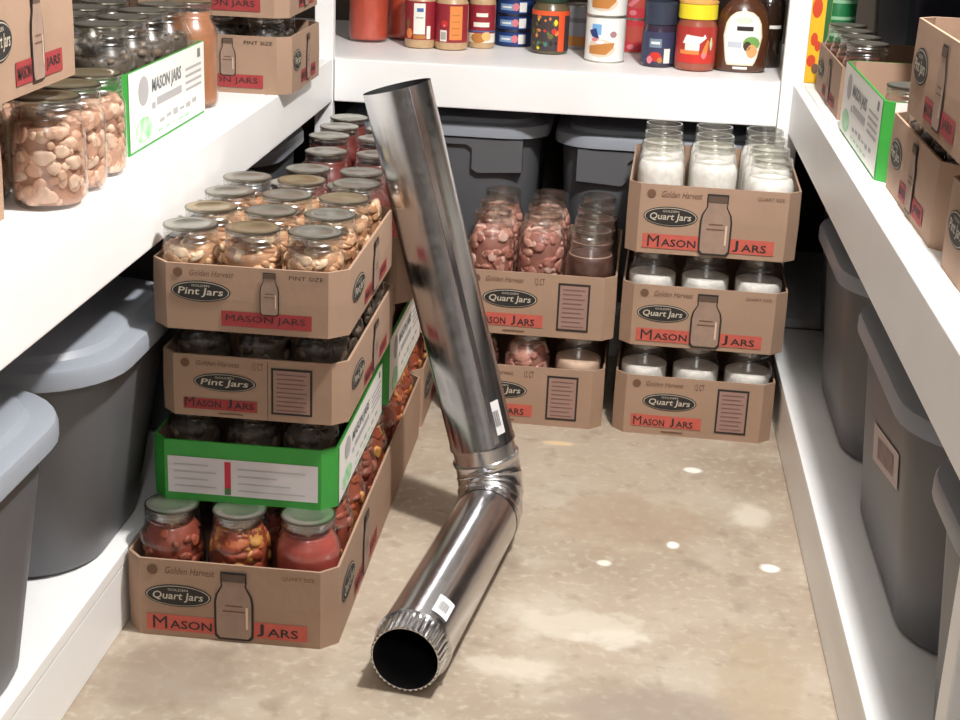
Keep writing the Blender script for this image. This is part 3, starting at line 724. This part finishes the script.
# ------------------------------------------------------------------ stove pipe
def frame_tube(bm, path, radii, n=40, mi=0, flute=None):
    """Rings swept along a path of (point, direction)."""
    rings = []
    for k, ((p, dvec), r) in enumerate(zip(path, radii)):
        dvec = Vector(dvec).normalized(); p = Vector(p)
        ref = PLN; a = ref.cross(dvec).normalized(); b = dvec.cross(a).normalized()
        ring = []
        for i in range(n):
            t = 2 * PI * i / n
            rr = r
            if flute and flute[k]: rr = r - flute[k] * (0.5 + .5 * math.cos(t * 38))
            ring.append(tuple(p + a * (rr * math.cos(t)) + b * (rr * math.sin(t))))
        rings.append(ring)
    return loops(bm, rings, True, False, False, mi)
PR = .0515
N0 = Vector((-.2362, 1.706, PR + .001)); IP = Vector((-.165, 2.222, PR + .003)); TP = Vector((-.3460, 2.237, .713))
dl = (IP - N0).normalized(); du = (TP - IP).normalized()
PLN = dl.cross(du).normalized()
RB = .070
th = math.acos(max(-1, min(1, dl.dot(du)))); tl = RB * math.tan(th / 2)
pipe = thing('stove_pipe', 'galvanised steel stovepipe elbow standing on the floor and leaning on the jar trays', 'pipe', tuple(IP - Vector((0, 0, IP.z))))
def pobj(name, bm, m, smooth=True, angle=40):
    for v in bm.verts: v.co -= pipe.location
    return obj(name, bm, m, pipe, smooth, angle=angle)
# lower pipe with crimped mouth
E0 = IP - dl * tl; U0 = IP + du * tl
bm = bmesh.new()
Ln = (E0 - N0).length
st = [(0, PR - .0035, .0018), (.012, PR - .0028, .0020), (.028, PR - .0020, .0016), (.034, PR - .001, 0), (.036, PR + .0022, 0), (.041, PR + .0022, 0), (.043, PR, 0), (.06, PR, 0), (Ln, PR, 0)]
frame_tube(bm, [(N0 + dl * s, dl) for s, r, f in st], [r for s, r, f in st], 304, 0, [f for s, r, f in st])
st2 = [(Ln, PR - .0015), (.05, PR - .0016), (.03, PR - .0055), (0, PR - .0070)]
frame_tube(bm, [(N0 + dl * s, dl) for s, r in st2], [r for s, r in st2], 304, 1)
frame_tube(bm, [(N0, dl), (N0, dl)], [PR - .0070, PR - .0035], 304, 0, [0, .0030])
pobj('lower_pipe', bm, [STEEL, SHADEINSIDE])
# elbow gores
side = (du - dl * dl.dot(du)).normalized()
cen = E0 + side * RB
bm = bmesh.new()
gore = 4; path = []; rad = []
def arc(a): return cen - side * (RB * math.cos(a)) + dl * (RB * math.sin(a)), (dl * math.cos(a) + side * math.sin(a))
path.append((E0 - dl * .006, dl)); rad.append(PR + .0008)
for k in range(gore):
    a0 = th * k / gore; a1 = th * (k + 1) / gore
    am = (a0 + a1) / 2
    for a, dr in ((a0 + .02, .0012), (a0 + .06, .0014), (a0 + .10, .0002), (am, .0), (a1 - .04, .0)):
        path.append(arc(a)); rad.append(PR + .0006 + dr)
path.append((U0, du)); rad.append(PR + .0012)
path.append((U0 + du * .004, du)); rad.append(PR + .003); path.append((U0 + du * .008, du)); rad.append(PR + .003); path.append((U0 + du * .010, du)); rad.append(PR - .0008)
path.append((U0 + du * .034, du)); rad.append(PR - .0012)
frame_tube(bm, path, rad, 48)
pobj('elbow', bm, STEEL)
# upper pipe: slightly overlapping collar and long straight run with seam
bm = bmesh.new()
Lu = (TP - U0).length
s0 = .030
st = [(s0, PR + .0002), (s0 + .001, PR + .002), (s0 + .006, PR + .002), (s0 + .008, PR + .0008), (Lu, PR + .0008)]
frame_tube(bm, [(U0 + du * s, du) for s, r in st], [r for s, r in st], 64)
st = [(Lu, PR + .0008), (Lu, PR - .0008), (s0 + .01, PR - .0008)]
frame_tube(bm, [(U0 + du * s, du) for s, r in st], [r for s, r in st], 64, 1)
up = pobj('upper_pipe', bm, [STEEL, SHADEINSIDE])
# locked seam along the upper pipe
a_ax = PLN.cross(du).normalized(); b_ax = du.cross(a_ax).normalized()
def on_pipe(base, dvec, s, ang, h):
    a = PLN.cross(dvec).normalized(); b = dvec.cross(a).normalized()
    return base + dvec * s + (a * math.cos(ang) + b * math.sin(ang)) * (PR + .0008 + h)
def ang_of(dvec, to):
    a = PLN.cross(dvec).normalized(); b = dvec.cross(a).normalized()
    return math.atan2(to.dot(b), to.dot(a))
view = Vector((0, 0, 1.0705)) - (IP + TP) / 2
seam_a = ang_of(du, view) 
def curved_patch(bm, base, dvec, s0, s1, a0, a1, h, n=8, mi=0):
    rings = [[tuple(on_pipe(base, dvec, s, a0 + (a1 - a0) * i / n, h)) for i in range(n + 1)] for s in (s0, s1)]
    loops(bm, rings, False, mi=mi)
bm = bmesh.new()
for sg in (1,):
    cs = seam_a + .42
    rings = []
    for s in (s0 + .01, Lu):
        rings.append([tuple(on_pipe(U0, du, s, cs + q, h)) for q, h in ((-.09, .0), (-.08, .0016), (.08, .0016), (.09, .0))])
    loops(bm, rings, False)
for v in bm.verts: v.co -= pipe.location
obj('seam', bm, STEEL, up)
# bar-code stickers
def barcode(base, dvec, s0, s1, ac, aw):
    bm = bmesh.new()
    curved_patch(bm, base, dvec, s0, s1, ac - aw, ac + aw, .0010)
    for k in range(6):
        u = ac - aw * .55 + aw * 1.1 * k / 6
        curved_patch(bm, base, dvec, s0 + (s1 - s0) * .25, s0 + (s1 - s0) * .72, u, u + aw * (.10 if k % 2 else .06), .0014, 1, 1)
    o = pobj('barcode_sticker', bm, [STICKER, INK], False)
    o['label'] = 'white barcode sticker'
vu = Vector((0, 0, 1.0705)) - U0
barcode(U0, du, s0 + .022, s0 + .078, ang_of(du, vu) + .62, .20)
vl = Vector((0, 0, 1.0705)) - N0
barcode(N0, dl, .052, .098, ang_of(dl, vl) + .20, .24)

# ------------------------------------------------------------------ groceries on the back shelf
def tin_body(t, r, h, m, rimm=None):
    rimm = rimm or LIDTIN
    bm = bmesh.new()
    lathe(bm, [(r, .003), (r, h - .003)], 32, 0)
    lathe(bm, [(0, .001), (r * .9, .001), (r * .94, 0), (r + .0012, 0), (r + .0014, .002), (r, .003)], 32, 1)
    lathe(bm, [(r, h - .003), (r + .0014, h - .002), (r + .0012, h), (r * .95, h), (r * .92, h - .002), (0, h - .002)], 32, 1)
    bmesh.ops.remove_doubles(bm, verts=bm.verts, dist=1e-6)
    obj('can_body', bm, [m, rimm], t, True)
TB = 'groceries on the back shelf'
jar('quart', 'tomato', -.590, 3.385, ZT, 'leftmost jar of bright tomato sauce on the back shelf', 'tomato jars on the back shelf', 'gold')
jar('quart', 'tomato', -.512, 3.452, ZT, 'jar of tomato sauce half hidden behind the first maroon labelled jar', 'tomato jars on the back shelf', 'gold')

def labelled_jar(label, x, y, r, h, capm, bodym, labelm, z0, z1, deco, cap_h=.02, name='grocery_jar', group='labelled jars on the back shelf', half=1.35, capr=None):
    t = thing(name, label, 'jar', (x, y, ZT), 0, group)
    bm = bmesh.new(); cr = capr or r * .86
    lathe(bm, [(0, .002), (r * .8, 0), (r * .95, .003), (r, .010), (r, h - cap_h - .022), (r * .95, h - cap_h - .012), (cr * .96, h - cap_h - .004), (cr * .96, h - cap_h + .004), (0, h - cap_h + .004)], 32)
    bmesh.ops.remove_doubles(bm, verts=bm.verts, dist=1e-6)
    obj('jar_body', bm, bodym, t, True)
    bm = bmesh.new(); lathe(bm, [(cr, h - cap_h), (cr + .001, h - cap_h + .001), (cr + .001, h - .002), (cr - .001, h), (0, h)], 32); obj('cap', bm, capm, t, True)
    P = Print(cyl_map(r), True)
    W = r * half
    P.rect(-W, z0, W, z1, labelm, 1, 18)
    deco(P, W, z0, z1)
    P.build('paper_label', t)
    return t
PB = mat('tan_spread', lin(206, 172, 132), .35, noise=.15, nscale=60, coat=.4)
MAROON = mat('maroon_label', lin(150, 40, 52), .45); CREAM = mat('cream_label', lin(240, 236, 226), .5); ORANGE = mat('orange_label', lin(232, 140, 74), .45)
BLUEINK = mat('blue_ink', lin(70, 110, 170), .5); YEL = mat('yellow_plastic', lin(244, 222, 50), .4); TEAL = mat('teal_ink', lin(70, 130, 120), .5)
RED = mat('bright_red_ink', lin(206, 52, 44), .45); PINK = mat('pink_ink', lin(226, 130, 140), .5); NAVY = mat('navy_plastic', lin(54, 60, 78), .4)
OLIVE = mat('olive_ink', lin(110, 110, 50), .5); WHITEINK = mat('white_ink', lin(244, 242, 238), .5); BROWNINK = mat('toast_ink', lin(190, 126, 62), .5)
def d1(P, W, z0, z1):
    P.rect(-.011, z0 + .012, .014, z1 - .004, CREAM, 2, 5); P.rect(-.004, z1 - .022, .010, z1 - .014, BLUEINK, 3, 2); P.rect(-.006, z1 - .036, .010, z1 - .033, LGREYINK, 3, 2)
    P.rect(-.011, z0 + .002, .016, z0 + .010, BROWNINK, 2, 4); P.oval(-.022, z0 + .013, .009, .011, ORANGE, 2, 14); P.oval(-.026, z0 + .034, .005, .012, OLIVE, 2, 12); P.rect(.018, z0 + .002, .027, z0 + .03, CREAM, 2, 2)
def d2(P, W, z0, z1):
    P.rect(.000, z0 + .006, .028, z1 - .004, ORANGE, 2, 6); P.rect(-.022, z0 + .002, -.006, z0 + .026, CREAM, 2, 3)
    for k in range(5): P.rect(-.019 + k * .0024, z0 + .006, -.018 + k * .0024, z0 + .022, INK, 3)
    P.oval(-.012, z0 + .040, .008, .008, RED, 2, 12); P.oval(-.012, z0 + .036, .003, .003, PINK, 3, 10)
    for k in range(4): P.rect(.005, z0 + .015 + k * .014, .022, z0 + .018 + k * .014, BROWNINK, 3, 3)
def d3(P, W, z0, z1):
    P.rect(-W, z0, W, z0 + .020, CREAM, 2, 12); P.oval(-.004, z0 + .010, .018, .011, BROWNINK, 3, 16); P.oval(.014, z0 + .014, .011, .010, mat('tan_label', lin(228, 190, 120), .5), 4, 16)
    P.rect(-.016, z0 + .034, .02, z0 + .044, CREAM, 2, 5); P.rect(-.01, z0 + .056, .016, z0 + .064, CREAM, 2, 5); P.rect(-W, z0 + .023, W, z0 + .026, BLUEINK, 3, 12)
labelled_jar('tan spread jar with maroon label and white panel, beside the tomato jars', -.464, 3.325, .0345, .135, NAVY, PB, MAROON, .020, .102, d1)
labelled_jar('tan spread jar with maroon label and orange panel and barcode', -.395, 3.322, .0365, .135, NAVY, PB, MAROON, .018, .100, d2)
labelled_jar('slim tan spread jar with red and cream label beside the blue cans', -.334, 3.376, .0300, .140, NAVY, PB, MAROON, .014, .096, d3)
BLUECAN = mat('blue_can_label', lin(36, 62, 124), .4)
for k in range(4):
    t = thing('food_can', ['lowest flat blue can of the four-can stack', 'second flat blue can up in the four-can stack', 'third flat blue can up in the four-can stack', 'topmost flat blue can of the four-can stack'][k], 'can', (-.268, 3.452, ZT + .0352 * k), 0, 'flat blue cans stacked on the back shelf')
    tin_body(t, .0415, .035, BLUECAN, mat('dark_can_rim', lin(96, 100, 112), .3, metal=1.0))
    P = Print(cyl_map(.0415), True)
    P.rect(.014, .007, .032, .028, WHITEINK, 1, 4); P.oval(.006, .018, .008, .009, PINK, 2, 12); P.rect(-.032, .010, .002, .024, mat('pale_blue_ink', lin(130, 166, 206), .4), 1, 8); P.rect(-.026, .015, -.004, .019, WHITEINK, 2, 4)
    P.build('paper_label', t)
def d4(P, W, z0, z1):
    P.rect(.020, z0, .036, z1, mat('orange_red_label', lin(232, 92, 48), .45), 2, 4); P.rect(-W, z1 - .010, W, z1, mat('orange_red_label', lin(232, 92, 48), .45), 2, 14)
    r = random.Random(4)
    for k in range(26): P.oval(r.uniform(-.04, .016), r.uniform(z0 + .004, z1 - .014), r.uniform(.003, .007), r.uniform(.003, .008), r.choice([OLIVE, ORANGE, YEL, TEAL, RED, INK]), 2 + k % 3, 10)
labelled_jar('jar with dark vegetable picture label and orange border stripe', -.180, 3.352, .0415, .140, mat('dark_green_cap', lin(40, 60, 44), .4), mat('brown_green_sauce', lin(104, 92, 66), .3, coat=.4), mat('dark_picture_label', lin(66, 58, 60), .45), .008, .094, d4, .03)
t = thing('food_can', 'silver grey can with brown base label between jar and white cans', 'can', (-.116, 3.458, ZT), 0, 'cans on the back shelf')
tin_body(t, .0365, .098, mat('grey_can_label', lin(150, 150, 158), .4))
P = Print(cyl_map(.0365), True); P.rect(-.045, .006, .045, .092, mat('grey_can_paper', lin(156, 156, 164), .4), 1); P.rect(-.045, .008, .045, .030, BROWNINK, 2, 14); P.rect(-.03, .060, .02, .070, GREYINK, 2, 8); P.build('paper_label', t)
for k in range(2):
    t = thing('food_can', ['lower white can with a brown pie picture', 'upper white can stacked on another white can'][k], 'can', (-.057, 3.275, ZT + .0962 * k), 0, 'white cans stacked on the back shelf')
    tin_body(t, .0425, .096, mat('white_can_label', lin(240, 240, 236), .35))
    P = Print(cyl_map(.0425), True)
    P.oval(-.008, .030, .032, .019, mat('pie_crust_ink', lin(226, 206, 182), .5), 1, 20); P.poly([(-.034, .018), (.004, .017), (.020, .033), (.022, .043), (-.006, .040), (-.034, .034)], BROWNINK, 2); P.oval(-.010, .043, .010, .004, WHITEINK, 3, 12)
    P.rect(-.030, .058, -.008, .080, mat('sky_blue_ink', lin(120, 176, 226), .5), 1, 4); P.poly([(-.036, .066), (-.020, .072), (-.012, .050), (-.030, .054)], mat('deep_blue_ink', lin(44, 62, 120), .5), 2); P.oval(.018, .060, .008, .007, mat('mauve_ink', lin(170, 130, 130), .5), 2, 12); P.oval(-.022, .048, .008, .004, PINK, 3, 12)
    P.build('paper_label', t)
for k in range(2):
    t = thing('food_can', ['lower small red can behind the white cans', 'upper small red can stacked behind the white cans'][k], 'can', (.004, 3.448, ZT + .0752 * k), 0, 'small red cans on the back shelf')
    tin_body(t, .0345, .075, mat('red_can_label', lin(206, 62, 72), .4))
    P = Print(cyl_map(.0345), True); P.rect(-.03, .025, .03, .060, mat('brick_label', lin(196, 84, 72), .45), 1, 12); P.oval(-.006, .014, .009, .006, PINK, 2, 12); P.poly([(-.02, .03), (.012, .058), (.02, .054), (-.01, .026)], PINK, 2) if k else None
    P.build('paper_label', t)
def d5(P, W, z0, z1):
    P.rect(-.020, z0 + .034, .006, z0 + .052, mat('grey_blue_ink', lin(120, 140, 156), .5), 2, 5); P.rect(.012, z0 + .002, .026, z0 + .032, CREAM, 2, 3); P.oval(-.006, z0 + .015, .014, .010, RED, 2, 14); P.oval(-.018, z0 + .008, .007, .008, PINK, 3, 12); P.oval(.004, z0 + .008, .006, .006, BROWNINK, 3, 12)
    P.rect(-.016, z0 + .041, .002, z0 + .046, WHITEINK, 3, 3)
labelled_jar('dark jar with navy lid and small fruit label', .057, 3.238, .0355, .134, NAVY, mat('dark_jelly', lin(60, 48, 66), .25, coat=.5), mat('navy_label', lin(58, 62, 92), .45), .008, .074, d5, .046, capr=.0335)
def d6(P, W, z0, z1):
    P.rect(-.040, z0, .036, z0 + .018, RED, 2, 10); P.rect(-.036, z0 + .018, .006, z0 + .026, ORANGE, 2, 8)
    P.poly([(-.030, z0 + .040), (-.022, z0 + .058), (.012, z0 + .054), (.016, z0 + .060), (.020, z0 + .052), (.006, z0 + .040)], WHITEINK, 3); P.rect(-.024, z0 + .026, .006, z0 + .040, CREAM, 3, 6)
    P.poly([(.010, z0 + .018), (.022, z0 + .050), (.026, z0 + .046), (.024, z0 + .018)], ORANGE, 4); P.oval(.016, z0 + .016, .006, .007, PINK, 5, 12); P.oval(.032, z0 + .040, .004, .014, mat('pale_lime_ink', lin(206, 220, 170), .5), 3, 12)
t = labelled_jar('red labelled jar with bright yellow lid beside the syrup bottle', .134, 3.214, .0425, .136, YEL, mat('red_brown_powder', lin(160, 86, 66), .35, coat=.3), mat('red_brown_label', lin(180, 56, 50), .45), .018, .092, d6, .030, capr=.0395)
bm = bmesh.new(); lathe(bm, [(.0385, .1362), (.041, .138), (.041, .142), (.038, .144), (.038, .168), (0, .168)], 32); obj('upper_cap', bm, mat('amber_cap', lin(226, 170, 96), .4), t, True)
# syrup bottle
t = thing('syrup_bottle', 'brown syrup bottle with large white label on the back shelf', 'bottle', (.229, 3.228, ZT), 0)
bm = bmesh.new()
BP = [(0, .001), (.045, 0), (.053, .004), (.0555, .014), (.0565, .06), (.055, .100), (.048, .125), (.034, .142), (.020, .153), (.0145, .162), (.0140, .185), (0, .185)]
lathe(bm, BP, 36, sy=.62); bmesh.ops.remove_doubles(bm, verts=bm.verts, dist=1e-6)
obj('bottle_body', bm, mat('brown_syrup', lin(84, 50, 34), .15, coat=.6), t, True)
bm = bmesh.new(); lathe(bm, [(.0155, .160), (.0165, .162), (.0165, .190), (.014, .194), (0, .194)], 24, sy=.9); obj('cap', bm, mat('blue_bottle_cap', lin(60, 70, 160), .35), t, True)
def bot_r(v):
    for (r0, z0), (r1, z1) in zip(BP, BP[1:]):
        if z0 <= v <= z1 and z1 > z0: return r0 + (r1 - r0) * (v - z0) / (z1 - z0)
    return .0565
def bmap(u, v, h):
    r = bot_r(v); x = max(-r, min(r, u)); return Vector((x, -.62 * math.sqrt(max(0, r * r - x * x)) - .0008 - h, v))
P = Print(bmap, True)
def lab(k): 
    o = [(-.030, .016), (.026, .016), (.032, .03), (.040, .075), (.038, .098), (.030, .114), (.018, .124), (0, .128), (-.018, .124), (-.030, .114), (-.038, .098), (-.040, .075), (-.034, .03)]
    return [(a * k, .072 + (b - .072) * k) for a, b in o]
P.poly(lab(1.0), mat('cream_bottle_label', lin(226, 218, 190), .5), 1); P.poly(lab(.94), WHITEINK, 2)
P.rect(-.014, .087, .020, .096, INK, 3, 6); P.oval(.018, .062, .018, .014, mat('leaf_green_ink', lin(120, 170, 90), .5), 3, 16); P.oval(.010, .056, .009, .010, mat('chestnut_ink', lin(70, 54, 40), .5), 4, 14); P.oval(.020, .046, .012, .014, mat('apricot_ink', lin(230, 170, 110), .5), 4, 14)
P.rect(-.030, .052, -.002, .064, mat('pale_blue_grey_ink', lin(196, 204, 216), .5), 3, 4); P.oval(0, .108, .018, .008, mat('pale_sage_ink', lin(206, 216, 200), .5), 3, 14); P.rect(-.016, .008, .014, .013, WHITEINK, 1, 6)
P.build('paper_label', t)
t = thing('dark_bottle', 'dark brown bottle with thin white band by the right post', 'bottle', (.288, 3.330, ZT), 0)
bm = bmesh.new(); lathe(bm, [(0, 0), (.034, 0), (.036, .004), (.036, .13), (.030, .15), (.015, .165), (.014, .20), (0, .20)], 28); obj('bottle_body', bm, mat('dark_bottle_glass', lin(44, 30, 26), .15, coat=.5), t, True)
P = Print(cyl_map(.036)); P.rect(-.03, .083, .03, .090, WHITEINK, 1, 12); P.build('paper_band', t)

# ------------------------------------------------------------------ light, world, camera
def lamp(name, loc, e, r, col):
    L = bpy.data.lights.new(name, 'POINT'); L.energy = e; L.color = col; L.shadow_soft_size = r
    lo = bpy.data.objects.new(name, L); lo.location = loc; C.objects.link(lo)
lamp('ceiling_bulb', (.28, 1.66, 1.93), 142, .06, (1.0, .975, .945))
lamp('fill_lamp', (.15, -.70, 1.95), 36, .14, (1.0, .975, .945))  # fill lamp added behind the camera to lift the front faces
w = bpy.data.worlds.new('pantry_world'); S.world = w; w.use_nodes = True
w.node_tree.nodes['Background'].inputs[0].default_value = (.05, .05, .05, 1)

F, PT, YW, RL, H = 1497.16, math.radians(19.2), math.radians(5.18), math.radians(-2.46), 1.0705
cp, sp, cy_, sy_ = math.cos(PT), math.sin(PT), math.cos(YW), math.sin(YW)
fw = Vector((-sy_ * cp, cy_ * cp, -sp)); rt = Vector((cy_, sy_, 0)); dn = fw.cross(rt)
cr, sr = math.cos(RL), math.sin(RL)
r2 = rt * cr + dn * sr; d2_ = dn * cr - rt * sr
cam = bpy.data.cameras.new('camera'); co = bpy.data.objects.new('camera', cam); C.objects.link(co)
M = Matrix.Identity(4)
for i in range(3):
    M[i][0] = r2[i]; M[i][1] = -d2_[i]; M[i][2] = -fw[i]
M[2][3] = H
co.matrix_world = M
cam.sensor_width = 36; cam.lens = F / 960 * 36; cam.clip_start = .02
S.camera = co
S.view_settings.view_transform = 'Standard'; S.view_settings.look = 'None'; S.view_settings.exposure = 0.10; S.view_settings.gamma = 1.0
S.view_settings.use_curve_mapping = False
S.cycles.transparent_max_bounces = 32
S.cycles.max_bounces = 10
